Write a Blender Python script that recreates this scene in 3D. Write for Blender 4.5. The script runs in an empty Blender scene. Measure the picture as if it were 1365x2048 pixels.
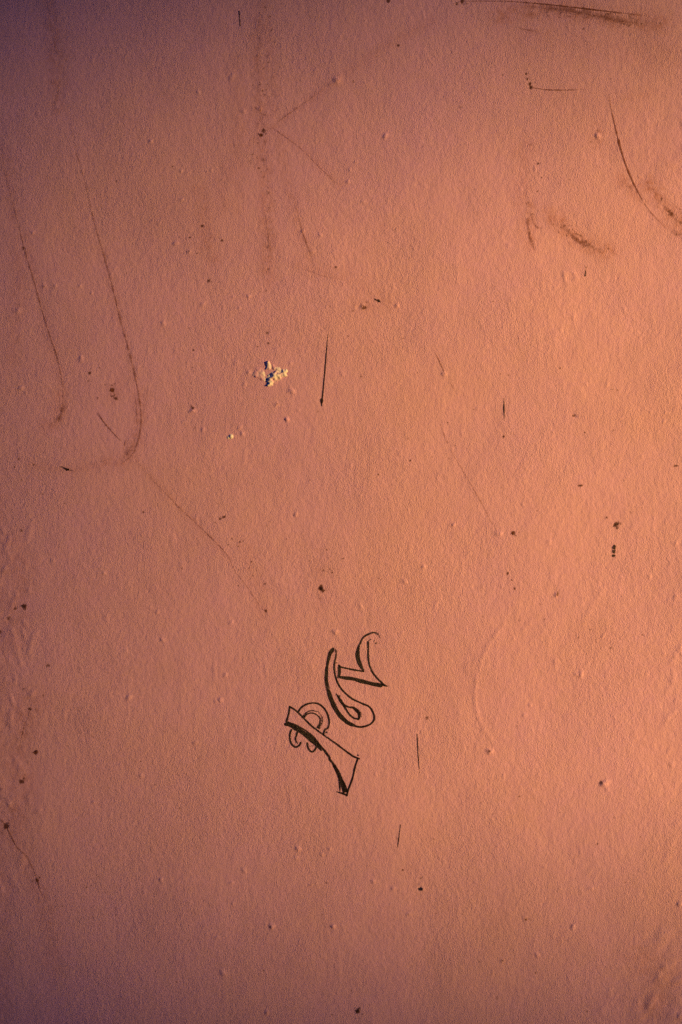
import bpy, math
import numpy as np

R = math.radians
scene = bpy.context.scene
col = scene.collection

# ------------------------------------------------------------------ scale
# 1 photograph pixel (1365 x 2048) = 0.5 mm on the wall; the wall's face is the plane y = 0, looking towards -y
PX = 0.0005
ZC = 1.35


def wx(px): return (np.asarray(px, float) - 682.5) * PX
def wz(py): return ZC - (np.asarray(py, float) - 1024.0) * PX


# ------------------------------------------------------------------ camera
cam = bpy.data.cameras.new('camera')
cam.sensor_fit = 'VERTICAL'
cam.sensor_height = 36.0
cam.sensor_width = 24.0
cam.lens = 50.0
cam.clip_start = 0.05
cam.clip_end = 600.0
camera = bpy.data.objects.new('camera', cam)
camera.location = (0.0, -1.024 * 50.0 / 36.0, ZC)
camera.rotation_euler = (R(90), 0, 0)
col.objects.link(camera)
scene.camera = camera

# ------------------------------------------------------------------ light: a low evening sun raking in from the right, blue sky
ALPHA = 27.0          # angle between the sun's rays and the wall's face
ELEV = 3.0
world = bpy.data.worlds.new('World')
scene.world = world
world.use_nodes = True
nt = world.node_tree
bg = nt.nodes['Background']
sky = nt.nodes.new('ShaderNodeTexSky')
sky.sky_type = 'NISHITA'
sky.sun_disc = False
sky.sun_elevation = R(ELEV)
sky.sun_rotation = R(90 + ALPHA)
sky.air_density = 1.0
sky.dust_density = 0.3
sky.ozone_density = 8.0
nt.links.new(sky.outputs[0], bg.inputs[0])
bg.inputs[1].default_value = 0.13

SUN = np.array([math.cos(R(ALPHA)) * math.cos(R(ELEV)), -math.sin(R(ALPHA)) * math.cos(R(ELEV)), math.sin(R(ELEV))])
sl = bpy.data.lights.new('sun', 'SUN')
sl.energy = 5.0
sl.angle = R(1.35)
sl.color = (1.0, 0.56, 0.155)
sun = bpy.data.objects.new('sun', sl)
from mathutils import Vector
sun.rotation_euler = Vector(SUN).to_track_quat('Z', 'Y').to_euler()
sun.location = (6, -4, 5)
col.objects.link(sun)

vs = scene.view_settings
vs.view_transform = 'Standard'
vs.look = 'None'
vs.exposure = 0.90
vs.gamma = 1.0
vs.use_curve_mapping = False
scene.render.engine = 'CYCLES'
scene.cycles.use_denoising = False

rng = np.random.default_rng(7)


# ------------------------------------------------------------------ node helpers
def new_mat(name):
    m = bpy.data.materials.new(name)
    m.use_nodes = True
    t = m.node_tree
    return m, t, t.nodes['Principled BSDF']


def node(t, typ, **kw):
    n = t.nodes.new(typ)
    for k, v in kw.items():
        setattr(n, k, v)
    return n


def math_node(t, op, a, b=None, clamp=False):
    n = node(t, 'ShaderNodeMath', operation=op, use_clamp=clamp)
    for i, v in enumerate((a, b)):
        if v is None:
            continue
        if isinstance(v, (int, float)):
            n.inputs[i].default_value = v
        else:
            t.links.new(v, n.inputs[i])
    return n.outputs[0]


def noise_tex(t, vec, scale, detail=2.0, rough=0.5, mapping=None):
    if mapping:
        mp = node(t, 'ShaderNodeMapping')
        mp.inputs['Scale'].default_value = mapping
        t.links.new(vec, mp.inputs['Vector'])
        vec = mp.outputs[0]
    n = node(t, 'ShaderNodeTexNoise')
    n.inputs['Scale'].default_value = scale
    n.inputs['Detail'].default_value = detail
    n.inputs['Roughness'].default_value = rough
    t.links.new(vec, n.inputs['Vector'])
    return n.outputs[0]


def mix_col(t, fac, a, b, blend='MIX'):
    n = node(t, 'ShaderNodeMix', data_type='RGBA', blend_type=blend)
    for sock, v in ((n.inputs[0], fac), (n.inputs[6], a), (n.inputs[7], b)):
        if isinstance(v, (int, float)):
            sock.default_value = v
        elif isinstance(v, tuple):
            sock.default_value = (*v, 1.0)
        else:
            t.links.new(v, sock)
    return n.outputs[2]


def remap(t, v, lo, hi, a=0.0, b=1.0):
    n = node(t, 'ShaderNodeMapRange')
    n.inputs[1].default_value, n.inputs[2].default_value = lo, hi
    n.inputs[3].default_value, n.inputs[4].default_value = a, b
    t.links.new(v, n.inputs[0])
    return n.outputs[0]


def bump(t, h, dist, strength=1.0, prev=None):
    n = node(t, 'ShaderNodeBump')
    n.inputs['Strength'].default_value = strength
    n.inputs['Distance'].default_value = dist
    t.links.new(h, n.inputs['Height'])
    if prev is not None:
        t.links.new(prev, n.inputs['Normal'])
    return n.outputs[0]


PAINT = (0.60, 0.285, 0.30)


def paint_relief(t, vec):
    """roller stipple and grain of the wall paint, as bump"""
    nap = noise_tex(t, vec, 55.0, 5.0, 0.65, (1.0, 1.0, 0.75))       # vertical roller nap
    peel = noise_tex(t, vec, 210.0, 2.0, 0.5, (1.0, 1.0, 0.7))       # orange peel
    grain = noise_tex(t, vec, 900.0, 2.0, 0.7)                        # gritty grain
    worn = remap(t, noise_tex(t, vec, 7.0, 3.0, 0.6), 0.35, 0.65, 0.45, 1.25)
    grain = math_node(t, 'MULTIPLY', grain, worn)
    b = bump(t, nap, 0.00075)
    b = bump(t, peel, 0.00045, 1.0, b)
    b = bump(t, grain, 0.00078, 1.0, b)
    return b


def paint_colour(t, vec):
    big = noise_tex(t, vec, 5.0, 3.0, 0.6)
    mid = noise_tex(t, vec, 24.0, 4.0, 0.65)
    fine = noise_tex(t, vec, 780.0, 2.0, 0.7)
    hue = noise_tex(t, vec, 60.0, 3.0, 0.6)
    c = mix_col(t, remap(t, big, 0.3, 0.7, 0.0, 1.0), (0.615, 0.362, 0.478), (0.580, 0.336, 0.570))
    c = mix_col(t, remap(t, mid, 0.45, 0.75, 0.0, 0.13), c, (0.36, 0.19, 0.20))
    c = mix_col(t, remap(t, hue, 0.40, 0.62, 0.0, 0.16), c, (0.60, 0.40, 0.36))
    c = mix_col(t, remap(t, fine, 0.25, 0.75, 0.0, 0.50), c, (0.36, 0.19, 0.22))
    return c


# wall paint
wall_mat, t, p = new_mat('salmon_wall_paint')
geo = node(t, 'ShaderNodeNewGeometry')
pos = geo.outputs['Position']
c = paint_colour(t, pos)
att = node(t, 'ShaderNodeAttribute', attribute_name='stain')
brk = remap(t, noise_tex(t, pos, 430.0, 4.0, 0.7), 0.32, 0.68)
st = math_node(t, 'SUBTRACT', math_node(t, 'MULTIPLY', att.outputs['Fac'], 1.7), brk)
st = math_node(t, 'MULTIPLY', st, 1.3, True)
st = math_node(t, 'MULTIPLY', st, 0.93)
gr = node(t, 'ShaderNodeAttribute', attribute_name='grime').outputs['Fac']
dusty = remap(t, noise_tex(t, pos, 160.0, 5.0, 0.72), 0.36, 0.68, 0.05, 1.5)
c = mix_col(t, math_node(t, 'MULTIPLY', gr, dusty, True), c, (0.30, 0.105, 0.055))
c = mix_col(t, st, c, (0.080, 0.025, 0.018))
t.links.new(c, p.inputs['Base Color'])
p.inputs['Roughness'].default_value = 0.62
p.inputs['Specular IOR Level'].default_value = 0.25
t.links.new(paint_relief(t, pos), p.inputs['Normal'])


def mark_material(name, colour, rough, soft, lo=0.30, hi=0.72, spec=0.3, patchy=0.0, top=0.97):
    """a thin film: covers where its own 'ink' amount beats the tooth of the wall"""
    m, t, p = new_mat(name)
    pos = node(t, 'ShaderNodeNewGeometry').outputs['Position']
    ink = node(t, 'ShaderNodeAttribute', attribute_name='ink').outputs['Fac']
    tooth = remap(t, noise_tex(t, pos, 640.0, 3.0, 0.65), lo, hi)
    if patchy:
        tooth = math_node(t, 'ADD', tooth, remap(t, noise_tex(t, pos, 120.0, 3.0, 0.6), 0.3, 0.7, -patchy, patchy))
    a = math_node(t, 'SUBTRACT', ink, tooth)
    a = math_node(t, 'MULTIPLY', math_node(t, 'ADD', a, soft * 0.5), 1.0 / soft, True)
    a = math_node(t, 'MULTIPLY', a, remap(t, ink, 0.0, 0.9, 0.0 if patchy > 0.2 else 0.35, top), True)
    p.inputs['Base Color'].default_value = (*colour, 1)
    p.inputs['Roughness'].default_value = rough
    p.inputs['Specular IOR Level'].default_value = spec
    t.links.new(a, p.inputs['Alpha'])
    t.links.new(paint_relief(t, pos), p.inputs['Normal'])
    return m


ink_mat = mark_material('black_marker_ink', (0.009, 0.004, 0.0048), 0.45, 0.45, patchy=0.16, top=0.95)
drip_mat = mark_material('dried_black_drip', (0.022, 0.008, 0.006), 0.5, 0.5, patchy=0.15, top=0.93)
scuff_mat = mark_material('brown_rubber_scuff', (0.17, 0.052, 0.028), 0.8, 0.85, patchy=0.35, top=0.80)
blue_mat = mark_material('dark_blue_speck', (0.020, 0.018, 0.055), 0.6, 0.4)

plaster_mat, t, p = new_mat('bare_white_plaster')
pos = node(t, 'ShaderNodeNewGeometry').outputs['Position']
bare = node(t, 'ShaderNodeAttribute', attribute_name='bare').outputs['Fac']
pc = paint_colour(t, pos)
wc = mix_col(t, noise_tex(t, pos, 400.0, 3.0, 0.6), (0.58, 0.56, 0.55), (0.70, 0.67, 0.64))
t.links.new(mix_col(t, bare, pc, wc), p.inputs['Base Color'])
p.inputs['Roughness'].default_value = 0.9
p.inputs['Specular IOR Level'].default_value = 0.1
t.links.new(bump(t, noise_tex(t, pos, 600.0, 3.0, 0.7), 0.00025), p.inputs['Normal'])

render_mat, t, p = new_mat('grey_render')
pos = node(t, 'ShaderNodeNewGeometry').outputs['Position']
t.links.new(mix_col(t, noise_tex(t, pos, 1.5, 6.0, 0.6), (0.20, 0.19, 0.20), (0.30, 0.28, 0.28)), p.inputs['Base Color'])
p.inputs['Roughness'].default_value = 0.9

ground_mat, t, p = new_mat('asphalt')
pos = node(t, 'ShaderNodeNewGeometry').outputs['Position']
t.links.new(mix_col(t, noise_tex(t, pos, 90.0, 5.0, 0.7), (0.035, 0.035, 0.038), (0.075, 0.072, 0.070)), p.inputs['Base Color'])
p.inputs['Roughness'].default_value = 0.9
t.links.new(bump(t, noise_tex(t, pos, 160.0, 3.0, 0.7), 0.004), p.inputs['Normal'])


# ------------------------------------------------------------------ mesh helpers
def add_mesh(name, verts, faces, mat, parent=None, attrs=None, smooth=True):
    me = bpy.data.meshes.new(name)
    me.from_pydata([tuple(v) for v in verts], [], [tuple(f) for f in faces])
    for k, v in (attrs or {}).items():
        a = me.attributes.new(k, 'FLOAT', 'POINT')
        a.data.foreach_set('value', np.asarray(v, np.float32))
    if smooth:
        me.polygons.foreach_set('use_smooth', np.ones(len(me.polygons), bool))
    me.materials.append(mat)
    me.update()
    o = bpy.data.objects.new(name, me)
    col.objects.link(o)
    if parent is not None:
        o.parent = parent
    return o


def structure(o):
    o['kind'] = 'structure'
    return o


# ------------------------------------------------------------------ setting: ground, and added unseen blockers that shape the light
structure(add_mesh('ground', [(-300, -300, 0), (300, -300, 0), (300, 300, 0), (-300, 300, 0)], [(0, 1, 2, 3)], ground_mat))

# added unseen slab whose wide opening is shaped to gate the low sun so a soft-edged patch lies on the painted wall,
# the left side of the photograph in the half shade of the opening's edge
DIST = 20.0
target = np.array([wx(1135), 0.0, wz(995)])
centre = target + SUN * DIST
side = np.array([SUN[1], -SUN[0], 0.0]); side /= np.linalg.norm(side)     # rays shifted this way land further left on the wall
up = np.cross(side, SUN); up = up if up[2] > 0 else -up
HOLE_L, HOLE_R, HOLE_T, HOLE_B, ROUND = 0.222, 1.10, 0.50, 0.50, 0.22
inner, outer = [], []
for sx, sz, a0 in ((1, 1, 0), (-1, 1, 90), (-1, -1, 180), (1, -1, 270)):
    for k in range(9):
        a = R(a0 + 90 * k / 8)
        u = sx * ((HOLE_R if sx > 0 else HOLE_L) - ROUND) + ROUND * math.cos(a)
        v = sz * ((HOLE_T if sz > 0 else HOLE_B) - ROUND) + ROUND * math.sin(a)
        inner.append(centre - side * u + up * v)
        ca, sa = math.cos(a), math.sin(a)
        m = max(abs(ca), abs(sa))
        outer.append(centre - side * (ca / m) * 9.0 + np.array([0, 0, (sa / m) * (6.0 if sa > 0 else centre[2] + 0.3)]))
N = len(inner)
back = SUN * 0.30
vv = inner + outer + [q + back for q in inner] + [q + back for q in outer]
ff = []
for k in range(N):
    j = (k + 1) % N
    ff += [(k, j, N + j, N + k), (2 * N + k, 3 * N + k, 3 * N + j, 2 * N + j), (k, 2 * N + k, 2 * N + j, j), (N + k, N + j, 3 * N + j, 3 * N + k)]
structure(add_mesh('added_sun_blocker', vv, ff, render_mat, smooth=False))


def block(name, x0, x1, y0, y1, h):
    v = [(x, y, z) for z in (-0.2, h) for x, y in ((x0, y0), (x1, y0), (x1, y1), (x0, y1))]
    f = [(0, 3, 2, 1), (4, 5, 6, 7), (0, 1, 5, 4), (1, 2, 6, 5), (2, 3, 7, 6), (3, 0, 4, 7)]
    return structure(add_mesh(name, v, f, render_mat, smooth=False))


block('added_horizon_blocker', -16, 6, -24, -14, 7.0)  # added unseen block, hides the warm low sky so the fill stays blue

# ------------------------------------------------------------------ the wall's relief and stains, on a grid of 1 mm in and round the frame
S = 0.0009
MX, MZ = 0.3413 + 0.055, 0.512 + 0.055
gx = np.arange(-MX, MX + S * 0.5, S)
gz = np.arange(ZC - MZ, ZC + MZ + S * 0.5, S)
H = np.zeros((len(gz), len(gx)))
ST = np.zeros_like(H)
GR_ = np.zeros_like(H)


def window(px, py, r):
    """grid window round a pixel point, r in pixels; gives slices and pixel offsets"""
    x, z = float(wx(px)), float(wz(py))
    i0, i1 = np.searchsorted(gx, x - r * PX), np.searchsorted(gx, x + r * PX)
    j0, j1 = np.searchsorted(gz, z - r * PX), np.searchsorted(gz, z + r * PX)
    if i1 <= i0 or j1 <= j0:
        return None
    dx = (gx[i0:i1] - x) / PX
    dy = -(gz[j0:j1] - z) / PX
    return slice(j0, j1), slice(i0, i1), dx[None, :], dy[:, None]


def lump(px, py, r, h, ax=1.0, tilt=0.0):
    """a bead of paint or a pit (h < 0): r in pixels, h in mm"""
    w = window(px, py, r * 2.6 * max(ax, 1 / ax))
    if w is None:
        return
    js, iz, dx, dy = w
    ct, st_ = math.cos(tilt), math.sin(tilt)
    u, v = (dx * ct + dy * st_), (-dx * st_ + dy * ct) / ax
    q = (u * u + v * v) / (r * r)
    H[js, iz] += h * 0.001 * np.exp(-q ** 1.5)


def crater(px, py, r, h):
    w = window(px, py, r * 2.4)
    if w is None:
        return
    js, iz, dx, dy = w
    d = np.sqrt(dx * dx + dy * dy) / r
    H[js, iz] += h * 0.001 * np.exp(-((d - 1.0) / 0.38) ** 2) * (0.65 + 0.35 * np.cos(np.arctan2(dy, dx) + 2.3))


def stain(px, py, r, amt, ax=1.0, tilt=0.0):
    w = window(px, py, r * 2.2 * max(ax, 1 / ax) + 2)
    if w is None:
        return
    js, iz, dx, dy = w
    ct, st_ = math.cos(tilt), math.sin(tilt)
    u, v = (dx * ct + dy * st_), (-dx * st_ + dy * ct) / ax
    q = (u * u + v * v) / (r * r)
    ST[js, iz] = np.maximum(ST[js, iz], amt * np.exp(-q ** 1.5))


def spline(pts, step=2.0):
    pts = np.asarray(pts, float)
    if len(pts) == 2:
        n = max(3, int(np.linalg.norm(pts[1] - pts[0]) / step))
        return pts[0] + (pts[1] - pts[0]) * np.linspace(0, 1, n)[:, None]
    P = np.vstack([2 * pts[0] - pts[1], pts, 2 * pts[-1] - pts[-2]])
    out = []
    for i in range(1, len(P) - 2):
        a, b, c_, d = P[i - 1], P[i], P[i + 1], P[i + 2]
        n = max(2, int(np.linalg.norm((c_ - b)[:2]) / step))
        s = np.linspace(0, 1, n, endpoint=False)[:, None]
        out.append(0.5 * (2 * b + (c_ - a) * s + (2 * a - 5 * b + 4 * c_ - d) * s ** 2 + (3 * b - a - 3 * c_ + d) * s ** 3))
    out.append(P[-2][None, :])
    return np.vstack(out)


def ridge(pts, r, h):
    for q in spline(pts, 2.5):
        w = window(q[0], q[1], r * 2.5)
        if w is None:
            continue
        js, iz, dx, dy = w
        g = h * (0.75 + 0.25 * math.sin(q[1] * 0.05) + 0.2 * rng.standard_normal()) * 0.001 * np.exp(-(dx * dx + dy * dy) / (r * r))
        H[js, iz] = np.where(abs(H[js, iz]) > abs(g), H[js, iz], g) if h > 0 else np.minimum(H[js, iz], g)


# broad unevenness of the plaster under the paint
def smooth_noise(cell, amp):
    nz, nx = int((gz[-1] - gz[0]) / cell) + 4, int((gx[-1] - gx[0]) / cell) + 4
    g = rng.standard_normal((nz, nx))
    fz, fx = (gz - gz[0]) / cell, (gx - gx[0]) / cell
    iz, ix = fz.astype(int), fx.astype(int)
    tz, tx = (fz - iz), (fx - ix)
    tz, tx = (tz * tz * tz * (tz * (tz * 6 - 15) + 10))[:, None], (tx * tx * tx * (tx * (tx * 6 - 15) + 10))[None, :]
    A = g[iz][:, ix]; B = g[iz][:, ix + 1]; C = g[iz + 1][:, ix]; D = g[iz + 1][:, ix + 1]
    return amp * ((A * (1 - tx) + B * tx) * (1 - tz) + (C * (1 - tx) + D * tx) * tz)


# ridges under the paint
ridge([(1006, 1249), (982, 1283), (962, 1324), (952, 1367), (950, 1398), (959, 1438), (982, 1477)], 5, 0.32)
ridge([(1208, 1178), (1188, 1206), (1168, 1243)], 6, 0.28)
ridge([(1362, 1294), (1352, 1308), (1343, 1326)], 6, 0.40)
ridge([(1066, 1240), (1044, 1262)], 7, 0.22)
ridge([(1268, 1048), (1258, 1064)], 5, 0.22)
ridge([(365, 1128), (361, 1142)], 5, 0.30)
ridge([(1128, 545), (1130, 562)], 4, 0.42)
ridge([(1150, 548), (1154, 560)], 4, 0.26)
ridge([(1305, 1940), (1290, 1962), (1300, 1985)], 9, 0.26)
ridge([(1340, 1935), (1325, 1968)], 9, 0.26)
ridge([(528, 30), (519, 120), (522, 200)], 8, 0.16)

# beads and pits seen in the photograph: x, y, radius (pixels), height (mm)
LUMPS = [(674, 160, 7, .85), (771, 272, 5, .8), (1196, 272, 6, .7), (712, 324, 3.5, .5), (726, 403, 4, .5), (302, 283, 4, .5),
         (363, 342, 3.5, .5), (397, 185, 4, .5), (364, 399, 3.5, .45), (352, 486, 5, .6), (378, 503, 4, .55), (66, 465, 4, .5),
         (35, 622, 6, .6), (163, 717, 5, .65), (42, 776, 5, .6), (386, 821, 5, .8), (406, 860, 4, .5), (406, 608, 5, .5), (327, 647, 5, .5),
         (111, 571, 3.5, .45), (160, 572, 3, .4), (88, 573, 3.5, .6), (184, 586, 3, .5), (584, 782, 5, .8), (553, 809, 4, .5), (575, 839, 4, .8),
         (480, 855, 4, .5), (485, 867, 4, .6), (473, 726, 7, .45), (794, 611, 5, .7), (888, 748, 5, .55), (592, 1029, 4, .6), (671, 1263, 5, .75),
         (998, 1067, 6, .75), (908, 1050, 4, .5), (810, 1163, 6, .55), (847, 1134, 4, .5), (597, 1698, 5, .9), (660, 1698, 3.5, .55),
         (544, 1852, 6, 1.0), (667, 1853, 5, .8), (787, 1777, 5, .5), (846, 1778, 5, .5), (1210, 1567, 7, .9), (1146, 1854, 5, .6),
         (1182, 1777, 5, .5), (534, 2025, 5, .6), (980, 1503, 6, .7), (1163, 1347, 5, .6), (258, 1395, 5, .65), (441, 1400, 5, .6),
         (451, 1350, 4, .5), (391, 1485, 5, .5), (325, 1280, 4, .5), (322, 1759, 4, .6), (447, 1946, 6, .6), (434, 1874, 4, .5),
         (1360, 1808, 5, .8), (1362, 2032, 7, .9), (315, 1224, 3.5, .5), (208, 1146, 4, .45), (66, 1040, 4, .45), (106, 1121, 3.5, .4),
         (283, 1552, 4, .4), (189, 1604, 4, .4), (463, 1245, 4, .5), (488, 1740, 5, .45), (463, 1766, 4, .5), (592, 1716, 5, .45),
         (644, 1709, 4, .4), (747, 1763, 4, .5), (622, 1770, 3, .45), (841, 1769, 4, .4), (818, 1828, 4, .45), (1061, 1410, 4, .45),
         (1050, 1430, 4, .5), (1113, 1190, 4, .6), (1154, 1349, 4, .4), (1300, 1153, 3.5, .4), (1352, 1086, 4, .5), (487, 222, 5, .5),
         (464, 155, 6, .45), (520, 218, 5, .6), (696, 364, 4, .4), (641, 470, 4, .45), (605, 463, 4, .5), (489, 768, 4, .4), (498, 745, 5, .5),
         (479, 617, 3, .4), (467, 594, 3, .5), (498, 592, 4, .5), (625, 503, 4, .4), (700, 340, 3.5, .4), (1055, 1838, 4, -.6), (1052, 1837, 6, .35),
         (1075, 1910, 4, .5), (1005, 1921, 5, .4), (1150, 832, 4, -.5), (1112, 1325, 5, .25), (725, 614, 5, .4)]
for x, y, r, h in LUMPS:
    lump(x, y, r * 0.85, h * 1.1, 1.0 + 0.6 * rng.random(), rng.random() * 3.1)
    for _ in range(2):
        lump(x + rng.normal() * r * 0.8, y + rng.normal() * r * 0.8, r * rng.uniform(0.35, 0.6), h * rng.uniform(-0.3, 0.6), rng.uniform(0.7, 1.8), rng.random() * 3.1)
crater(1140, 555, 10, 0.32)
crater(884, 956, 9, 0.22)
crater(716, 615, 7, 0.28)
crater(676, 158, 8, 0.20)
for _ in range(650):                                             # the many faint beads and roller nibs all over
    x, y = rng.uniform(-100, 1465), rng.uniform(-100, 2148)
    lump(x, y, rng.uniform(1.6, 4.0), 0.05 + 0.30 * rng.random() ** 2.5, rng.uniform(0.8, 2.6), rng.uniform(-0.5, 0.5) + math.pi * 0.0)
for _ in range(120):
    x, y = rng.uniform(-100, 1465), rng.uniform(-100, 2148)
    lump(x, y, rng.uniform(1.5, 3.0), -rng.uniform(0.1, 0.4))
for _ in range(140):                                             # short vertical nap marks
    x, y = rng.uniform(-100, 1465), rng.uniform(-100, 2148)
    lump(x, y, rng.uniform(2.5, 5.0), rng.uniform(0.05, 0.16), rng.uniform(3.0, 6.0), rng.uniform(-0.15, 0.15))
for _ in range(150):                                             # rough, raised paint down the left edge
    x, y = rng.uniform(-40, 30) + 60 * rng.random() ** 2, rng.uniform(1020, 1800)
    lump(x, y, rng.uniform(3, 8), rng.uniform(-0.25, 0.45), rng.uniform(1.0, 3.5), rng.uniform(-0.5, 0.7))
for _ in range(70):                                              # wrinkled paint in the lower right corner
    x, y = 1365 - abs(rng.normal()) * 65, 1960 + rng.normal() * 60
    lump(x, y, rng.uniform(5, 11), rng.uniform(-0.28, 0.52), rng.uniform(1.0, 3.0), rng.uniform(0.2, 1.2))
for _ in range(30):
    x, y = 1355 - abs(rng.normal()) * 25, rng.uniform(1150, 1800)
    lump(x, y, rng.uniform(3, 7), rng.uniform(0.05, 0.3), rng.uniform(1.0, 3.5), rng.uniform(0.2, 1.0))
H += smooth_noise(0.085, 0.00035) + smooth_noise(0.03, 0.00010) + smooth_noise(0.012, 0.00003)

# specks and grime that belong to the paint film itself
DOTS = [(405, 452, 4, .9), (380, 475, 3, .7), (444, 481, 4, .8), (378, 503, 3, .6), (395, 507, 2.5, .7), (418, 562, 4, .8), (47, 497, 5, .6),
        (88, 573, 3.5, .5), (797, 91, 4, .8), (707, 163, 4, .6), (523, 270, 5, .95), (528, 261, 5, .8), (526, 320, 5, .5), (538, 385, 5, .45),
        (845, 292, 4, .4), (1077, 327, 3, 1.0), (1062, 290, 5, .4), (921, 215, 3, .6), (1007, 37, 3, .5), (921, 364, 5, .35), (1075, 383, 3, .5),
        (1196, 262, 7, .35), (1172, 535, 4, .4), (821, 921, 2.5, .9), (757, 949, 2.5, .8), (790, 920, 2, .5), (1037, 677, 2, .6), (1120, 737, 3, .6),
        (1235, 780, 3, .6), (1001, 748, 3, .5), (948, 819, 2.5, .5), (1161, 971, 3, .8, 2.5, 1.57), (1352, 932, 3, .7, 2.2, 1.4), (1356, 926, 3, .4),
        (1027, 1066, 5, 1.0), (1039, 1064, 3, .5), (1016, 1147, 4, .7), (1024, 1160, 2.5, .7), (1030, 1177, 3, .6, 1.6, 0), (967, 1233, 3, .6),
        (935, 1233, 3, .35), (1040, 1240, 7, .35), (1155, 1276, 6, .4), (1285, 1269, 2.5, .7), (1221, 1296, 3, .6), (1233, 1413, 3, .5),
        (1034, 1453, 4, .5), (1046, 1475, 4, .3), (979, 1502, 4, .7), (855, 1436, 5, .6), (1039, 1593, 3, .7), (1202, 1565, 5, .8),
        (1195, 1688, 3, .7), (1052, 1839, 3.5, .8), (1144, 1850, 3, .5), (1006, 1921, 4, .6), (994, 1996, 3, .5, 2, 0), (1175, 2024, 4, .45),
        (716, 2023, 5.5, .95), (719, 2016, 3, .7), (806, 1740, 3, .8), (842, 1757, 3, .6), (844, 1450, 2, .4), (793, 1676, 4, .5),
        (653, 1766, 2.5, .7), (622, 1770, 2.5, .6), (541, 1853, 4, .55), (533, 2026, 4, .5), (287, 1024, 3, .8), (43, 1061, 4, .7), (365, 1137, 3, .6),
        (97, 1331, 5, .6), (328, 1463, 4, .5), (391, 1484, 3, .5), (49, 1213, 6, .95), (31, 1217, 5, .7), (18, 1236, 5, .6), (72, 1505, 6, .9),
        (88, 1391, 4, .6), (60, 1418, 5, .7), (43, 1563, 6, .85), (48, 1558, 4, .6), (13, 1652, 8, .85), (75, 1760, 5, .85), (68, 1761, 6, .4),
        (230, 1817, 4, .4), (232, 1830, 3, .5), (1, 1264, 6, .6), (642, 1177, 6, 1.0), (646, 1182, 4, .9), (643, 1171, 3.5, .8), (640, 1197, 4, .5),
        (647, 1141, 3, .7), (665, 1145, 3, .6), (675, 1151, 2.5, .6), (686, 1117, 3, .7), (654, 1100, 2.5, .6), (684, 1206, 3, .6), (648, 1206, 2.5, .5),
        (532, 1222, 4, .85), (531, 1168, 3, .7), (503, 1124, 3, .6), (498, 1136, 3, .6), (506, 1152, 3, .5), (513, 1142, 2.5, .6), (480, 1084, 3, .7),
        (487, 1082, 3, .6, 2, .8), (478, 1093, 3, .7), (464, 1078, 3, .6), (440, 1038, 3, .8), (448, 1034, 3.5, .8, 1.8, 1.2), (432, 1045, 2.5, .7),
        (422, 1030, 2.5, .4), (437, 1008, 4, .4), (225, 780, 6, .95), (233, 797, 5, .8), (224, 771, 4, .6), (229, 788, 5, .45), (180, 746, 4, .8),
        (178, 762, 4, .5), (195, 796, 4, .5), (386, 816, 4, .9), (383, 812, 3, .7), (382, 766, 2.5, .6), (385, 734, 2, .8), (387, 700, 2.5, .8),
        (138, 847, 4, .5), (68, 929, 4, .5), (38, 918, 5, .5), (36, 912, 6, .35), (1008, 873, 3, .95), (1148, 831, 5, .6), (723, 753, 4, .6),
        (729, 615, 6, .8), (725, 612, 4, .6), (1233, 1049, 6, .85, 1.3, 0.5), (1235, 1056, 4, .7), (1229, 1051, 4, .6), (1214, 1035, 3, .8),
        (1262, 1025, 3, .5), (1074, 1021, 2.5, .6), (1116, 1188, 3, .8, 2.2, 0), (899, 917, 2, .8), (864, 914, 3, .5), (896, 845, 2.5, .7),
        (863, 912, 2, .5), (757, 602, 3, .5), (509, 675, 2, .6), (528, 577, 2, .5), (672, 534, 3.5, .7), (533, 582, 3, .5), (623, 579, 3, .4),
        (537, 687, 4, .7), (535, 665, 4, .6), (554, 808, 3, .5), (636, 822, 3, .5), (1060, 168, 4, .9), (1062, 175, 4.5, .95), (1053, 148, 3.5, .85),
        (1055, 158, 3, .85), (777, 2, 5, 1.0), (925, 2, 6, .8), (914, 7, 5, .6), (1343, 428, 6, .75), (1340, 422, 5, .6), (1324, 398, 4, .6),
        (1362, 445, 5, .6), (1353, 468, 6, .5), (1164, 484, 5, .6), (1178, 489, 5, .6), (1130, 452, 4, .55), (1307, 380, 4, .35), (1260, 374, 10, .25)]
for d in DOTS:
    stain(d[0], d[1], d[2] * 0.9, d[3] * 1.08, *d[4:])
    for _ in range(2):
        stain(d[0] + rng.normal() * d[2], d[1] + rng.normal() * d[2], d[2] * rng.uniform(0.3, 0.6), d[3] * rng.uniform(0.4, 0.8), rng.uniform(0.6, 2), rng.uniform(0, 3))
for _ in range(850):                                             # fine scattered dirt
    x, y = rng.uniform(-100, 1465), rng.uniform(-100, 2148)
    stain(x, y, rng.uniform(0.9, 2.0), rng.uniform(0.2, 0.75), rng.uniform(0.7, 2.0), rng.uniform(0, 3.1))


def spray(cx, cy, sx, sy, n, r0, r1, a0, a1, tilt=0.0):
    for _ in range(n):
        u, v = rng.standard_normal() * sx, rng.standard_normal() * sy
        x, y = cx + u * math.cos(tilt) - v * math.sin(tilt), cy + u * math.sin(tilt) + v * math.cos(tilt)
        stain(x, y, rng.uniform(r0, r1), rng.uniform(a0, a1), rng.uniform(0.8, 1.8), rng.uniform(0, 3.1))


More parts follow.
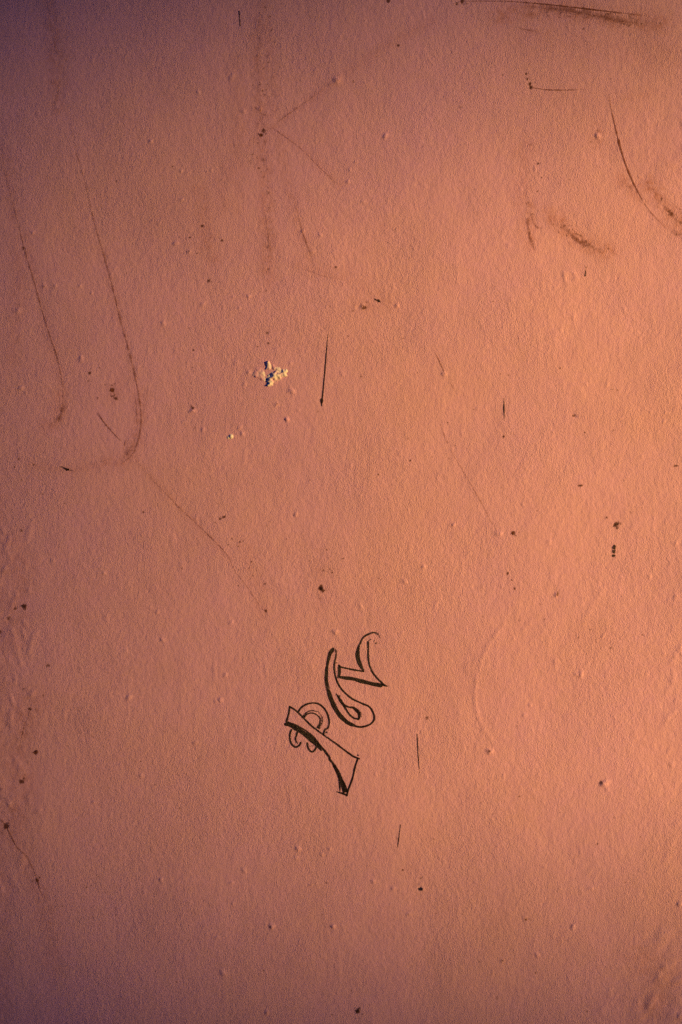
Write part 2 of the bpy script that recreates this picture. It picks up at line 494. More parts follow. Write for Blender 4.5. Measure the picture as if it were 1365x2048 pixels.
spray(526, 255, 12, 150, 170, 1.0, 3.2, .25, .6)                 # brown streak running down left of the middle
spray(540, 480, 10, 60, 60, 1.2, 3.5, .15, .5)
spray(590, 340, 14, 70, 40, 1.2, 3.0, .12, .4)
spray(230, 785, 10, 14, 18, 1.0, 3.0, .2, .6)
spray(650, 1150, 26, 34, 34, 0.9, 2.2, .2, .7)
spray(495, 1120, 24, 36, 34, 0.9, 2.2, .2, .65)
spray(1345, 430, 22, 24, 40, 1.0, 3.5, .15, .5, 0.8)
spray(425, 1025, 20, 18, 20, 0.9, 2.0, .2, .55)
spray(400, 480, 40, 30, 36, 0.9, 2.4, .15, .5)
spray(445, 380, 30, 60, 30, 0.9, 3.0, .1, .35)
spray(40, 1450, 22, 90, 60, 1.2, 4.5, .12, .45, 0.2)
spray(25, 1690, 20, 60, 40, 1.2, 4.0, .12, .4)
spray(110, 110, 12, 70, 40, 2.0, 6.0, .10, .30)
spray(730, 605, 40, 18, 24, 0.9, 2.2, .15, .5)
spray(700, 150, 90, 30, 40, 1.0, 3.0, .1, .35, -0.45)
spray(1200, 36, 90, 9, 130, 1.0, 3.2, .3, .65, 0.12)
spray(1160, 478, 34, 8, 70, 1.0, 3.0, .3, .65, 0.55)
spray(1060, 440, 8, 45, 40, 1.0, 2.8, .25, .55)

def smudge(pts, r, amt):
    """a soft rubbed band of brown dust along a line"""
    for q in spline(pts, max(3.0, r * 0.4)):
        w = window(q[0] + rng.normal() * r * 0.25, q[1], r * 2.3)
        if w is None:
            continue
        js, iz, dx, dy = w
        GR_[js, iz] = np.maximum(GR_[js, iz], amt * rng.uniform(0.55, 1.0) * np.exp(-(dx * dx + dy * dy) / (r * r)))


for pts, r, k in (([(527, 0), (520, 130), (524, 270), (532, 400), (541, 560)], 15, .34), ([(535, 60), (560, 300), (590, 420), (622, 520)], 11, .22), ([(404, 380), (408, 450), (425, 520)], 14, .28),
                  ([(450, 340), (446, 420)], 13, .2), ([(470, 120), (480, 260), (470, 420)], 16, .16), ([(505, 291), (544, 254), (640, 185), (760, 100), (862, 44)], 10, .24), ([(544, 254), (602, 297), (684, 371)], 8, .22),
                  ([(1000, 30), (1110, 18), (1200, 34), (1320, 48)], 22, .52), ([(1040, 70), (1180, 80), (1330, 110)], 40, .16), ([(1050, 60), (1068, 62), (1100, 66)], 10, .3),
                  ([(1052, 290), (1048, 400), (1060, 490)], 18, .22), ([(1060, 410), (1062, 500)], 10, .4), ([(1100, 430), (1150, 475), (1215, 505)], 16, .58), ([(1245, 350), (1265, 380), (1290, 395)], 16, .40),
                  ([(1300, 370), (1345, 430), (1366, 455)], 20, .58), ([(1150, 190), (1250, 260), (1330, 330)], 60, .10), ([(1196, 255), (1198, 285)], 16, .30), ([(1240, 200), (1300, 185)], 12, .18),
                  ([(280, 790), (278, 870), (250, 922), (215, 925)], 14, .34), ([(126, 780), (120, 838), (96, 850)], 14, .36), ([(205, 500), (243, 645), (272, 760)], 8, .22), ([(50, 470), (98, 665), (124, 770)], 8, .22),
                  ([(10, 300), (28, 420), (40, 560), (26, 720)], 14, .20), ([(100, 0), (114, 110), (112, 215)], 18, .34), ([(30, 1080), (35, 1210), (20, 1290)], 26, .26), ([(75, 1390), (52, 1450), (34, 1520), (45, 1600), (20, 1680)], 26, .34),
                  ([(20, 1650), (60, 1740), (100, 1840), (110, 1940)], 20, .26), ([(60, 930), (140, 940), (240, 925)], 10, .22), ([(232, 770), (228, 800)], 14, .28), ([(640, 1140), (650, 1200)], 20, .16), ([(490, 1090), (530, 1225)], 14, .18),
                  ([(1290, 1920), (1330, 1960), (1310, 2010)], 30, .28), ([(720, 605), (740, 612)], 16, .22), ([(270, 918), (360, 1015), (460, 1120)], 7, .2), ([(595, 530), (700, 560), (790, 610)], 14, .16), ([(0, 1000), (8, 1300), (4, 1700), (10, 2040)], 16, .2)):
    smudge(pts, r, k)

# fade the extra relief to nothing at the edge of the fine grid
def fade(g):
    d = np.minimum(g - g[0], g[-1] - g) / 0.02
    d = np.clip(d, 0, 1)
    return d * d * (3 - 2 * d)


FD = fade(gz)[:, None] * fade(gx)[None, :]
H *= FD
ST *= FD
GR_ *= FD


def height(x, z):
    fx = np.clip((np.asarray(x) - gx[0]) / S, 0, len(gx) - 1.001)
    fz = np.clip((np.asarray(z) - gz[0]) / S, 0, len(gz) - 1.001)
    ix, iz = fx.astype(int), fz.astype(int)
    tx, tz = fx - ix, fz - iz
    return (H[iz, ix] * (1 - tx) + H[iz, ix + 1] * tx) * (1 - tz) + (H[iz + 1, ix] * (1 - tx) + H[iz + 1, ix + 1] * tx) * tz


# one mesh: fine columns and rows in the middle, coarse ones out to the wall's ends, and a back
def extend(g, lo, hi, n=14):
    k = (np.arange(1, n + 1) / n) ** 2.2
    return np.concatenate([(g[0] - (g[0] - lo) * k)[::-1], g, g[-1] + (hi - g[-1]) * k]), n


ax, ox = extend(gx, -4.2, 3.6)
az, oz = extend(gz, -0.25, 3.0)
HH = np.zeros((len(az), len(ax))); HH[oz:oz + len(gz), ox:ox + len(gx)] = H
SS = np.zeros_like(HH); SS[oz:oz + len(gz), ox:ox + len(gx)] = ST
GG = np.zeros_like(HH); GG[oz:oz + len(gz), ox:ox + len(gx)] = GR_
nx, nz = len(ax), len(az)
X, Z = np.meshgrid(ax, az)
front = np.stack([X.ravel(), -HH.ravel(), Z.ravel()], 1)
idx = np.arange(nx * nz).reshape(nz, nx)
quads = np.stack([idx[:-1, :-1].ravel(), idx[:-1, 1:].ravel(), idx[1:, 1:].ravel(), idx[1:, :-1].ravel()], 1)
loop = np.concatenate([idx[0, :-1], idx[:-1, -1], idx[-1, :0:-1], idx[:0:-1, 0]])
bv = front[loop].copy(); bv[:, 1] = 0.24
bi = np.arange(len(loop)) + nx * nz
rim = np.stack([np.roll(loop, -1), loop, bi, np.roll(bi, -1)], 1)
verts = np.vstack([front, bv])
faces = np.vstack([quads, rim])
me = bpy.data.meshes.new('painted_wall')
me.vertices.add(len(verts)); me.vertices.foreach_set('co', verts.astype(np.float32).ravel())
nq = len(faces)
me.loops.add(nq * 4 + len(loop)); me.polygons.add(nq + 1)
me.loops.foreach_set('vertex_index', np.concatenate([faces.ravel(), bi[::-1]]).astype(np.int32))
me.polygons.foreach_set('loop_start', np.append(np.arange(nq) * 4, nq * 4).astype(np.int32))
me.update(calc_edges=True)
sm = np.zeros(nq + 1, bool); sm[:len(quads)] = True
me.polygons.foreach_set('use_smooth', sm)
a = me.attributes.new('stain', 'FLOAT', 'POINT')
a.data.foreach_set('value', np.concatenate([SS.ravel(), np.zeros(len(loop))]).astype(np.float32))
a = me.attributes.new('grime', 'FLOAT', 'POINT')
a.data.foreach_set('value', np.concatenate([GG.ravel(), np.zeros(len(loop))]).astype(np.float32))
me.materials.append(wall_mat)
me.validate()
wall = bpy.data.objects.new('painted_wall', me)
col.objects.link(wall)
wall['label'] = 'salmon pink painted wall with scuffs, drips and outlined black marker lettering'
wall['category'] = 'wall'
wall['kind'] = 'thing'


# ------------------------------------------------------------------ marks on the wall: thin films that follow its relief
LIFT = 0.00022


class Film:
    def __init__(self):
        self.v, self.f, self.ink = [], [], []

    def stroke(self, pts, w, ink=1.0, taper=(1.0, 1.0), cap=True, wobble=0.06, edge=0.55, shoulder=1.0):
        """pts: (x, y) or (x, y, width) in photograph pixels; five verts across, edges thinner in ink"""
        pts = [tuple(q) if len(q) == 3 else (q[0], q[1], w) for q in pts]
        c_ = spline(pts, 1.6)
        xy, ww = c_[:, :2], np.maximum(c_[:, 2], 0.6)
        n = len(xy)
        d = np.gradient(xy, axis=0)
        d /= np.maximum(np.linalg.norm(d, axis=1), 1e-6)[:, None]
        nrm = np.stack([-d[:, 1], d[:, 0]], 1)
        if cap:
            xy = np.vstack([xy[0] - d[0] * ww[0] * 0.35, xy, xy[-1] + d[-1] * ww[-1] * 0.35])
            nrm = np.vstack([nrm[0], nrm, nrm[-1]])
            ww = np.concatenate([[ww[0] * 0.55], ww, [ww[-1] * 0.55]])
            n += 2
        s = np.linspace(0, 1, n)
        k = np.minimum(1, taper[0] + (1 - taper[0]) * s / 0.25) * np.minimum(1, taper[1] + (1 - taper[1]) * (1 - s) / 0.25)
        wb = 1 + wobble * np.convolve(rng.standard_normal(n + 6), np.ones(7) / 2.65, 'valid')[:n]
        inkv = ink if np.ndim(ink) else np.full(2, ink)
        inkv = np.interp(s, np.linspace(0, 1, len(inkv)), inkv)
        base = len(self.v)
        for i in range(n):
            for q, e in ((-0.5, edge), (-0.32, shoulder), (0.0, 1.0), (0.32, shoulder), (0.5, edge)):
                qx, qy = xy[i] + nrm[i] * q * ww[i] * wb[i]
                x, z = float(wx(qx)), float(wz(qy))
                self.v.append((x, -float(height(x, z)) - LIFT, z))
                self.ink.append(float(inkv[i] * k[i] * e))
        for i in range(n - 1):
            for j in range(4):
                a0 = base + i * 5 + j
                self.f.append((a0, a0 + 1, a0 + 6, a0 + 5))

    def blot(self, px, py, r, ink=1.0, ax=1.0, tilt=0.0, ragged=0.18):
        base = len(self.v)
        m = 14
        x, z = float(wx(px)), float(wz(py))
        self.v.append((x, -float(height(x, z)) - LIFT, z)); self.ink.append(ink)
        for ring, e in ((0.6, 1.0), (1.0, 0.5)):
            for k in range(m):
                a_ = 2 * math.pi * k / m
                rr = r * ring * (1 + ragged * rng.standard_normal())
                u, v = rr * math.cos(a_), rr * math.sin(a_) * ax
                qx, qy = px + u * math.cos(tilt) - v * math.sin(tilt), py + u * math.sin(tilt) + v * math.cos(tilt)
                x, z = float(wx(qx)), float(wz(qy))
                self.v.append((x, -float(height(x, z)) - LIFT, z)); self.ink.append(ink * e)
        for k in range(m):
            j = (k + 1) % m
            self.f.append((base, base + 1 + j, base + 1 + k))
            self.f.append((base + 1 + k, base + 1 + j, base + 1 + m + j, base + 1 + m + k))

    def build(self, name, mat, parent, label=None):
        o = add_mesh(name, self.v, self.f, mat, parent, {'ink': self.ink})
        if label:
            o['label'] = label
        return o


def cr(x0, y0, k):
    """crop coordinates -> photograph pixels"""
    return lambda *pts: [(x0 + q[0] / k, y0 + q[1] / k, *q[2:]) for q in pts]


K = 11.375
A = cr(560, 1390, K)      # the letter's head
B = cr(620, 1470, K)      # its foot
Cc = cr(640, 1280, K)
D = cr(650, 1360, K)
Ee = cr(670, 1250, K)
TH = 3.9                  # a single pass of the marker, in photograph pixels

graffiti = bpy.data.objects.new('graffiti', None)
graffiti.empty_display_size = 0.05
graffiti['label'] = 'outlined lettering drawn in black marker, climbing from lower left to upper right'
col.objects.link(graffiti)
graffiti.parent = wall
# stray ink dots of the tag
for x, y, r, e in (*((*A(q)[0], 1.9, 1.0) for q in ((1065, 848), )), *((*B(q)[0], 1.7, 1.0) for q in ((1098, 462), (1128, 540))), (*Cc((385, 520))[0], 2.0, 0.6)):
    f = Film(); f.blot(x, y, r, 1.0, e); f.build('ink_dot', ink_mat, graffiti)

# letter like a P
f = Film()
f.stroke(A((228, 262), (210, 410), (178, 520), (155, 610)), TH)                                    # top edge of the stem
f.stroke(A((228, 262), (330, 325), (420, 400), (560, 540), (700, 680), (840, 790), (1010, 915), (1130, 1000), (1365, 1165)) +
         B((660, 245), (790, 340), (910, 430), (1010, 495), (1100, 530)), TH * 0.95, [1, 1, 1, .95, .85, .8, 1, 1, 1])
f.stroke(B((1100, 530), (1060, 640), (1020, 780), (985, 950), (930, 1110), (870, 1270), (850, 1380)), TH, 1.0)
# thick shaded side of the stem
f.stroke(A((130, 665, 7), (250, 690, 8), (380, 760, 9.5), (520, 850, 9.5), (640, 940, 10), (760, 1040, 10.5), (850, 1130, 9), (905, 1200, 6), (950, 1265, 3)), 8, [.9, .98, 1.1, 1.1, 1.1, 1.1, 1.0], edge=0.8)
f.stroke(A((160, 615, 4), (330, 668, 4), (480, 745, 4), (620, 830, 4), (760, 950, 4), (880, 1090, 4)), 4, [.85, .9, .75, .85, .9])
f.stroke(A((880, 1110, 5), (980, 1220, 5), (1060, 1320, 5), (1140, 1430, 5)) + B((450, 545, 5), (530, 650, 5), (575, 730, 5)), 5, [1, .92, .9, .88, .85, .85, .9], edge=0.65)
f.stroke(B((555, 690, 6.5), (610, 790, 7), (665, 900, 8), (705, 1010, 8.5), (740, 1110, 8), (770, 1200, 8), (805, 1310, 8)), 8, [1.1, 1.05, 1.1, 1.05, .95, 1.0], edge=0.7, cap=False)
f.stroke(B((730, 1000, 4), (790, 1120, 5), (830, 1220, 4), (855, 1300, 3)), 4, 1.0)
f.stroke(B((640, 900, 3), (670, 1050, 3), (685, 1180, 3.4), (690, 1280, 2.6)), 3, [.9, .8, .95, .6])
f.stroke(B((615, 1290, 2.2), (700, 1315, 4), (790, 1345, 4.5), (850, 1380, 3)), 4, [.7, .95, 1.05, 1.0])
# bowl
f.stroke(A((420, 390), (460, 325), (530, 255), (630, 205), (740, 182), (850, 190), (940, 235), (1030, 325), (1090, 440), (1125, 570), (1125, 670), (1090, 760), (1040, 775), (1010, 850), (1005, 905)), TH, [1, 1, 1, 1, 1, .9, 1, 1, 1, .75, .95, 1])
f.stroke(A((545, 480, 4), (600, 410, 3.4), (690, 358, 3.4), (790, 360, 3), (890, 400, 3), (960, 500, 3.4), (975, 600, 3.4), (930, 690, 3.6), (870, 745, 3.6)), 3.4, [.95, .75, .62, .62, .55, .55, .65, .7, .7])
f.stroke(A((565, 500, 3.6), (620, 440, 3), (720, 408, 3), (830, 440, 3), (920, 530, 4), (920, 620, 4.2), (885, 700, 4), (850, 740, 3)), 3, [1, .9, .85, .95, 1, .7, .75, .8])
f.blot(*A((905, 750))[0], 2.2, 1.0)
# curled serifs under the stem
f.stroke(A((270, 790), (235, 880), (232, 980), (255, 1080), (310, 1160), (370, 1185), (430, 1160), (472, 1110), (480, 1080)), TH, 1.0)
f.stroke(A((395, 860, 5), (380, 930, 4), (360, 985, 4), (375, 1050, 3.4), (410, 1100, 2.6)), 4, [1, 1, .9, .9, .7])
f.stroke(A((630, 1090, 4), (632, 1150, 4.2), (665, 1235, 4), (735, 1295, 3.8), (800, 1250, 3.8), (838, 1180, 4)), 4, 1.0)
f.stroke(A((675, 1160), (720, 1165), (770, 1150)), 2.0, [.55, .5, .45])
f.build('letter', ink_mat, graffiti, 'lowest outlined letter with a flared stem, round bowl and curled serifs')

# middle letter, a long drop with a counter
f = Film()
f.stroke(Cc((315, 190, 4), (285, 235, 7.5), (235, 310, 7), (205, 420, 6.3), (180, 540, 5.4), (160, 680, 6), (152, 830, 6.8), (155, 950, 7.4), (190, 1110, 8.6), (240, 1290, 9.6)) +
         D((150, 440, 9.6), (225, 610, 9.6), (330, 780, 9.4), (430, 890, 8.4), (540, 980, 7.6), (670, 1035, 5.2)), 8, [1.0, 1.0, 1.1, 1.0, .9, .85, 1.05, 1.0, .9, 1.0, 1.1, 1.1], edge=0.75)
f.stroke(D((670, 1040), (800, 1070), (930, 1050), (1040, 1005), (1110, 930), (1130, 850), (1105, 750), (1060, 660), (990, 590), (900, 555), (780, 500), (640, 435), (510, 335), (400, 225), (310, 90)) +
         Cc((360, 830), (340, 720), (330, 600), (345, 490), (370, 380), (372, 280), (362, 215)), TH, [1, 1, 1, .9, 1, 1, 1, 1, 1, .95, 1, 1, .85, .75, .55])
f.stroke(D((265, 315, 2.2), (310, 385, 4.5), (370, 480, 6), (430, 570, 4.6), (500, 690, 3.8), (580, 800, 3.8), (670, 868, 3.8), (760, 890, 4)), 4, [.85, 1, 1.1, 1, 1, 1, 1])
f.stroke(D((400, 520, 3.4), (480, 585, 3.6), (570, 620, 3.4), (650, 630, 5), (730, 690, 7), (785, 770, 5.6), (785, 860, 5), (765, 895, 4.4)), 4, [1, .9, .8, 1, 1.1, 1.1, 1.05])
f.stroke(D((790, 690), (835, 770), (830, 850)), 3.0, [.5, .55, .5])
f.blot(*D((330, 370))[0], 2.4, 1.0)
f.build('letter', ink_mat, graffiti, 'middle outlined letter, a long curved drop with a small closed counter')

# top letter
f = Film()
f.stroke(Ee((125, 1185, 6), (250, 1205, 7.4), (420, 1225, 7.4), (580, 1270, 8), (740, 1310, 8), (880, 1345, 8), (1000, 1365, 8), (1065, 1385, 6)), 8, [1.1, 1.15, 1.15, 1.15, 1.15, 1.0, .9, 1.0], edge=0.85)
f.stroke(Ee((105, 950, 5.5), (110, 1040, 6.3), (100, 1130, 6), (80, 1200, 4)), 6, [1.05, .95, 1.0, .9])
f.stroke(Ee((95, 915), (160, 960), (300, 990), (440, 1020), (560, 1040), (665, 1055)), TH, [1, 1, .9, 1, .95, .7])
f.stroke(Ee((655, 1040, 4), (610, 960, 6.4), (560, 850, 8), (525, 720, 8.2), (525, 610, 7.6), (545, 510, 5.4), (580, 420, 3.8), (625, 320, 3.6), (690, 250, 3.8), (790, 200, 3.6), (880, 170, 3.4), (950, 185, 3.4), (1010, 240, 3.6), (1040, 290, 2.6)), 4, [.9, 1.0, 1.1, 1.1, 1.05, 1, .95, 1, .9, .8, .75, .62, .5], edge=0.7)
f.stroke(Ee((760, 380), (762, 500), (762, 640), (770, 790), (800, 930), (860, 1070), (950, 1190), (1060, 1300), (1140, 1370)), TH, 1.0)
f.stroke(Ee((1080, 1330, 5), (1130, 1372, 5), (1205, 1390, 2.4)), 4, [1, 1, .8])
f.stroke(Ee((780, 355), (820, 328)), 2.6, [.5, .6])
f.blot(*Ee((905, 362))[0], 2.2, .55)
f.blot(*Ee((942, 412))[0], 2.6, .6)
f.blot(*Ee((1015, 415))[0], 1.4, .5)
f.build('letter', ink_mat, graffiti, 'topmost outlined letter with a hooked stroke above a flag shape')

# drips: dried runs of dark liquid
f = Film()
f.stroke([(657, 668, 1.2), (654, 697, 2.0), (651, 735, 2.6), (647.7, 772, 2.6), (645.3, 795, 3.0), (644, 801, 4.6), (644, 812, 1.6)], 2, [.45, .85, 1, 1, 1.1, 1.1, 1], edge=0.7, wobble=0.03)
f.blot(644.1, 801.5, 3.2, 1.2, 1.6, 0, 0.06)
f.build('drip', drip_mat, wall, 'thin dark drip with a bead at its lower end, right of the plaster chip')
for pts, w, k, lb in (([(835, 1466), (837, 1510), (840, 1546)], 2.0, [.6, .95, .9, .5], 'thin straight dark line right of the lettering'),
                      ([(801.5, 1649), (799, 1670), (795.5, 1696)], 2.0, [.6, .85, .9, .6], 'short dark line below the lettering'),
                      ([(1008.5, 796, 1.4), (1008.5, 806, 2), (1008.5, 818, 3.2), (1009, 832, 2), (1009, 841, 1.5)], 2, [.4, .8, 1.1, .7, .5], 'short broken dark line in the brightest part of the wall'),
                      ([(478.6, 22), (480, 38), (481, 52)], 2.4, [.9, .8, .6], 'short dark tick near the top edge'),
                      ([(1173, 532), (1171.5, 546, 2.6), (1171, 552, 3)], 1.6, [.3, .7, .9], 'tiny dark drip at the upper right')):
    f = Film(); f.stroke(pts, w, k, wobble=0.12); f.build('drip', drip_mat, wall, lb)

# small black smears
for blots, lb in (([(1229, 1095, 3.2, 1.1, 1.6), (1228.5, 1103, 3.0, 1.1, 1.5), (1228, 1111, 3.4, 1.1, 1.0)], 'short upright black smear near the right edge'),
                  ([(751, 598.6, 2.4, 1.0, .7), (756.7, 601, 3.8, 1.15, .7), (760, 603, 2.0, 1, .8)], 'small black slanted smear above the long drip'),
                  ([(136, 939, 4.0, 1.0, .8), (130, 937, 3.6, .8, .7), (125, 934, 3.0, .6, .6)], 'dark smear with a thin tail at the left')):
    f = Film()
    for x, y, r, k, s in blots:
        f.blot(x, y, r, k, s, 0.3 if s < 1 else 0.0, 0.22)
    if blots[0][0] == 136:
        f.stroke([(120, 933), (136, 939), (150, 942)], 1.6, [.5, .9, .4])
    f.build('smear', drip_mat, wall, lb)
for x, y, r, e, lb in ((642, 1177, 5.5, 1.1, 'black ragged speck above the lettering'), (225, 780, 4.6, .9, 'dark speck inside the long hooked scuff'),
                       (48, 1213, 5, .8, 'dark speck at the left edge, at mid height'), (72, 1505, 4.6, 1, 'dark speck at the left edge, lower down'),
                       (523, 270, 4.4, .8, 'dark brown speck where two faint scratches meet'), (716, 2022, 5, 1.1, 'dark speck at the bottom edge'),
                       (1026, 1066, 4, 1, 'round dark speck right of the middle'), (1233, 1050, 5, 1.2, 'ragged dark speck above the upright black smear')):
    f = Film(); f.blot(x, y, r * .85, .95 if r < 5 else .6, e, rng.random(), .55); f.build('speck', scuff_mat if r < 5 else drip_mat, wall, lb)
for x, y, r, lb in ((842, 1778, 4.6, 'dark blue speck at the lower middle'), ):
    f = Film(); f.blot(x, y, r, 1.0, .75, 0, .2); f.build('speck', blue_mat, wall, lb)

# scuffs and scratches
SC = [
    ('long hooked scuff curving down beside the plaster chip, far left of it', [
        ([(128, 150), (140, 220), (150, 290), (172, 370), (188, 440), (205, 500), (222, 561), (243, 645), (254, 685), (270, 749), (280, 803), (283, 844), (276, 884), (266, 908), (246, 926)], 3.2, [.2, .3, .34, .38, .42, .5, .55, .62, .62, .6, .6, .65, .75, .95, .85]),
        ([(271, 790), (273, 812), (275, 862)], 2.4, [.35, .5, .35]),
        ([(254, 876), (249, 892), (246, 905)], 2.6, [.4, .6, .3]),
        ([(274, 862), (264, 892), (246, 920)], 12, [.3, .5, .62]),
        ([(189, 925), (208, 922), (226, 917)], 2.2, [.2, .4, .45])]),
    ('hooked scuff at the left edge ending in a brown smudge', [
        ([(-4, 250), (4, 300), (12, 350), (30, 420), (50, 500), (69, 564), (79, 601), (98, 665), (115, 716), (125, 766), (126, 797), (123, 824), (116, 842), (94, 849)], 2.8, [.3, .32, .36, .4, .46, .52, .6, .62, .62, .58, .55, .55, .7, .45]),
        ([(129, 806), (123, 830), (110, 843)], 10, [.35, .55, .62]),
        ([(48, 490), (52, 520), (56, 560)], 2.0, [.5, .3, .2])]),
    ('long thin dark scratch along the top right edge', [
        ([(905, 8), (925, 3), (989, 2), (1040, 4), (1124, 12), (1208, 22), (1293, 32)], 2.4, [.8, .7, .75, .9, .98, .9, .7])]),
    ('broken brown smear under the scratch at the top right', [
        ([(1030, 9), (1107, 17), (1185, 30), (1259, 44), (1316, 45)], 11, [.42, .62, .70, .62, .4]),
        ([(1036, 53), (1050, 59), (1083, 63)], 2.2, [.3, .6, .3])]),
    ('thin angular pen scratch with dots at the upper right', [
        ([(1062, 175), (1078, 177), (1094, 179.5), (1138, 180), (1180, 178)], 2.0, [1, .85, .8, .6, .2]),
        ([(1068, 112), (1058, 132), (1053, 148)], 1.6, [.2, .3, .5]),
        ([(1059, 166), (1062, 175)], 2.2, [.9, 1.0])]),
    ('long dark curved scratch at the upper right', [
        ([(1218, 190), (1227, 236), (1242, 297), (1259, 347), (1282, 394), (1301, 423), (1333, 457)], 2.8, [.85, .95, .95, .98, .9, .75, .6]),
        ([(1219, 186), (1234, 186), (1250, 184)], 1.8, [.4, .3, .1])]),
    ('brown rubbed smear at the right edge', [
        ([(1306, 372), (1320, 401), (1343, 428), (1366, 450)], 10, [.25, .45, .6, .55]),
        ([(1236, 362), (1258, 374), (1272, 384)], 16, [.25, .42, .3]),
        ([(1330, 452), (1352, 466), (1366, 474)], 7, [.25, .5, .3])]),
    ('speckled brown diagonal scuff below the long curved scratch', [
        ([(1097, 431), (1108, 452), (1126, 473)], 2.4, [.4, .55, .45]),
        ([(1120, 444), (1140, 465), (1161, 485), (1182, 493), (1206, 502)], 9, [.42, .62, .74, .66, .38])]),
    ('forked brown scuff left of the speckled diagonal one', [
        ([(1058, 414), (1064, 432), (1072, 452), (1086, 457)], 3.0, [.25, .45, .55, .4]),
        ([(1055, 421), (1057, 450), (1060, 474), (1069, 498)], 5.5, [.35, .55, .65, .66])]),
    ('faint long diagonal scratch rising to the right near the top', [
        ([(505, 291), (524, 270), (544, 254), (568, 235), (595, 216), (639, 184), (690, 142)], 2.0, [.25, .3, .55, .45, .45, .25, .1]),
        ([(588, 218), (599, 213)], 2.6, [.5, .6])]),
    ('faint diagonal scratch falling to the right near the top', [
        ([(532, 245), (544, 254), (602, 297), (639, 334), (672, 364), (684, 371)], 2.2, [.4, .6, .4, .5, .55, .2])]),
    ('faint brown crooked scratch left of the middle', [
        ([(588, 388), (597, 430), (605, 462), (612, 482), (615, 492), (624, 513)], 2.6, [.4, .45, .6, .55, .65, .85]),
        ([(526, 400), (535, 455), (539, 490), (545, 520)], 3.4, [.2, .3, .5, .35]),
        ([(521, 200), (522, 235), (520, 240)], 3, [.3, .5, .5]),
        ([(521, 25), (520, 40), (518, 56)], 4, [.25, .4, .2])]),
    ('fine short scratch above the long drip', [
        ([(595, 532), (620, 542), (652, 553), (690, 560), (720, 562)], 1.8, [.5, .5, .4, .2, .25])]),
    ('broken slanting scratch in the right half, running down to the right', [
        ([(868, 700), (880, 724), (891.5, 750)], 2.2, [.5, .7, .75]),
        ([(901, 765), (910, 781), (918, 792)], 2.0, [.6, .5, .3]),
        ([(880, 844), (889, 870), (898, 893)], 1.8, [.3, .5, .3]),
        ([(892, 880), (908, 911), (938, 961), (967, 1012), (979, 1037), (994, 1061)], 2.0, [.42, .55, .5, .6, .5, .45])]),
    ('long fine diagonal scratch left of the middle, falling to the right', [
        ([(270, 918), (313, 967), (347, 1002), (357, 1013), (404, 1057), (452, 1106), (470, 1141), (494, 1172), (522, 1214), (532, 1222)], 2.0, [.42, .5, .5, .55, .58, .58, .5, .55, .6, .75])]),
    ('short dark slanting scratch inside the long hooked scuff', [
        ([(195, 825), (206, 841), (219, 857), (243, 883)], 2.2, [.9, .75, .9, .7])]),
    ('dark crooked scratch at the lower left edge', [
        ([(-6, 1628), (0, 1636), (13, 1653), (34, 1693), (54, 1713), (72, 1750), (76, 1762), (84, 1788), (101, 1821)], 2.6, [.7, .8, .8, .5, .5, .55, .7, .45, .4])]),
    ('dark grime streak along the left edge', [
        ([(62, 1412), (56, 1436), (50, 1450), (40, 1490), (34, 1512)], 4, [.5, .45, .5, .4, .25]),
        ([(120, 158), (116, 186), (110, 210)], 4, [.3, .45, .35]),
        ([(96, 25), (110, 84), (116, 111)], 5, [.25, .3, .4])]),
]
for lb, parts in SC:
    first = None
    for pts, w, k in parts:
        f = Film()
        f.stroke(pts, w * (1.2 if w < 6 else 1.5), [v * 0.95 for v in k], taper=(0.5, 0.5), edge=0.3 if w < 6 else 0.0, wobble=0.25, shoulder=1.0 if w < 6 else 0.62)
        if first is None:
            first = f.build('scuff_mark', scuff_mat, wall, lb)
        else:
            f.build('streak', scuff_mat, first)

# ------------------------------------------------------------------ chipped plaster: a crumbly patch standing proud, its bare grains white
CS = 0.0004
x0, x1, z0, z1 = float(wx(496)), float(wx(582)), float(wz(776)), float(wz(718))
cx = np.arange(x0, x1, CS); cz = np.arange(z0, z1, CS)
XX, ZZ = np.meshgrid(cx, cz)
PXX, PYY = XX / PX + 682.5, (ZC - ZZ) / PX + 1024.0
hh = np.zeros_like(XX); bare = np.zeros_like(XX)
# x, y, rx, ry, height mm, bareness
def blur(g_, n):
    for _ in range(n):
        g_ = (g_ + np.roll(g_, 1, 0) + np.roll(g_, -1, 0) + np.roll(g_, 1, 1) + np.roll(g_, -1, 1)) / 5
    return g_ / g_.std()


WX = PXX + 1.5 * blur(rng.standard_normal(hh.shape), 14)
WY = PYY + 1.5 * blur(rng.standard_normal(hh.shape), 14)


def crest(pts, r, h):
    """a broken crest of plaster along a polyline: pixels, mm"""
    global hh
    for q in spline(pts, 1.5):
        d = ((WX - q[0]) ** 2 + (WY - q[1]) ** 2) / (q[2] ** 2 if len(q) > 2 else r * r)
        hh = np.maximum(hh, h * (q[3] if len(q) > 3 else 1.0) * 0.001 * np.exp(-d ** 1.4))


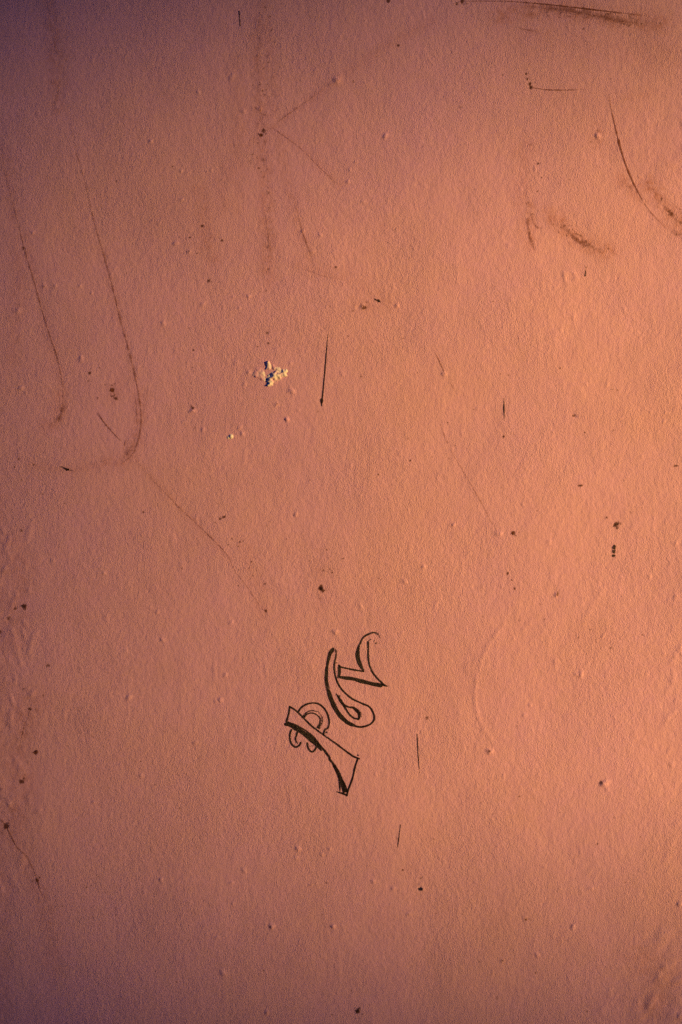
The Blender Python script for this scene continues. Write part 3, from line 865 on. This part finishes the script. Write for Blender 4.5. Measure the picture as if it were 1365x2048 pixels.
crest([(540, 768, 5, .9), (543, 758, 6, 1.0), (548, 751, 7, 1.1), (556, 751, 7, 1.0), (562, 749, 5, .6), (569, 745, 6.5, .85)], 6, 2.6)
crest([(536, 729, 5, 1.0), (538, 735, 5, .8)], 5, 2.2)
crest([(547, 735, 4, .8), (553, 738, 4.5, .9), (560, 741, 4, .7)], 4, 1.2)
crest([(510, 745, 5, .9), (516, 751, 6, 1.0), (523, 757, 5, .8)], 5, 1.15)
crest([(518, 738, 6, .9), (524, 747, 8, 1.0), (528, 756, 6, .8)], 6, 1.0)
crest([(550, 762, 8, .7), (561, 756, 7, .6)], 8, 0.9)
for x, y, rx, ry, b in ((536, 749, 12, 10, 1.0), (532, 731, 6, 6, 1.0), (540, 733, 5, 5, .7), (557, 741, 8, 5, .9), (536, 762, 9, 8, 1.0), (551, 752, 12, 7, 1.0), (570, 745, 8, 8, 1.0), (541, 766, 7, 8, 1.0), (525, 748, 8, 8, .35), (508, 747, 4, 4, .3), (556, 758, 8, 5, .35)):
    q = ((WX - x) / rx) ** 2 + ((WY - y) / ry) ** 2
    bare = np.maximum(bare, b * np.exp(-q ** 2.2))
hh = hh * (1 + 0.07 * blur(rng.standard_normal(hh.shape), 10)) + np.clip(hh / 0.001, 0, 1) * (blur(rng.standard_normal(hh.shape), 3) * 0.00003 + blur(rng.standard_normal(hh.shape), 12) * 0.00010)
edge = np.minimum(1, np.minimum(np.minimum(PXX - PXX.min(), PXX.max() - PXX), np.minimum(PYY - PYY.min(), PYY.max() - PYY)) / 5)
yy = -height(XX, ZZ) - hh * edge + 0.00045
nxc, nzc = len(cx), len(cz)
ci = np.arange(nxc * nzc).reshape(nzc, nxc)
keep = (hh * edge).max() > 0
qf = np.stack([ci[:-1, :-1].ravel(), ci[:-1, 1:].ravel(), ci[1:, 1:].ravel(), ci[1:, :-1].ravel()], 1)
hm = (hh * edge).ravel()
qf = qf[(hm[qf].max(1) > 0.0002)]
used = np.unique(qf); remapi = -np.ones(nxc * nzc, int); remapi[used] = np.arange(len(used))
pts = np.stack([XX.ravel(), yy.ravel(), ZZ.ravel()], 1)[used]
chip = add_mesh('plaster_chip', pts, remapi[qf], plaster_mat, wall, {'bare': bare.ravel()[used]})
chip['label'] = 'crumbly patch of bare white plaster breaking through the paint'

# a second, tiny one
f = []
xs = np.arange(float(wx(452)), float(wx(470)), CS); zs = np.arange(float(wz(883)), float(wz(865)), CS)
XX, ZZ = np.meshgrid(xs, zs)
PXX, PYY = XX / PX + 682.5, (ZC - ZZ) / PX + 1024.0
h2 = np.maximum(0.0019 * np.exp(-(((PXX - 462.5) / 4) ** 2 + ((PYY - 873) / 4) ** 2) ** 1.3), 0.0010 * np.exp(-(((PXX - 457.5) / 3.5) ** 2 + ((PYY - 875) / 3) ** 2) ** 1.3))
yy = -height(XX, ZZ) - h2 + 0.0003
n2, m2 = len(xs), len(zs)
ci = np.arange(n2 * m2).reshape(m2, n2)
qf = np.stack([ci[:-1, :-1].ravel(), ci[:-1, 1:].ravel(), ci[1:, 1:].ravel(), ci[1:, :-1].ravel()], 1)
hm = h2.ravel(); qf = qf[hm[qf].max(1) > 0.0002]
used = np.unique(qf); remapi = -np.ones(n2 * m2, int); remapi[used] = np.arange(len(used))
chip2 = add_mesh('plaster_chip', np.stack([XX.ravel(), yy.ravel(), ZZ.ravel()], 1)[used], remapi[qf], plaster_mat, wall, {'bare': np.full(len(used), 0.9)})
chip2['label'] = 'tiny grain of bare plaster below and left of the larger chip'
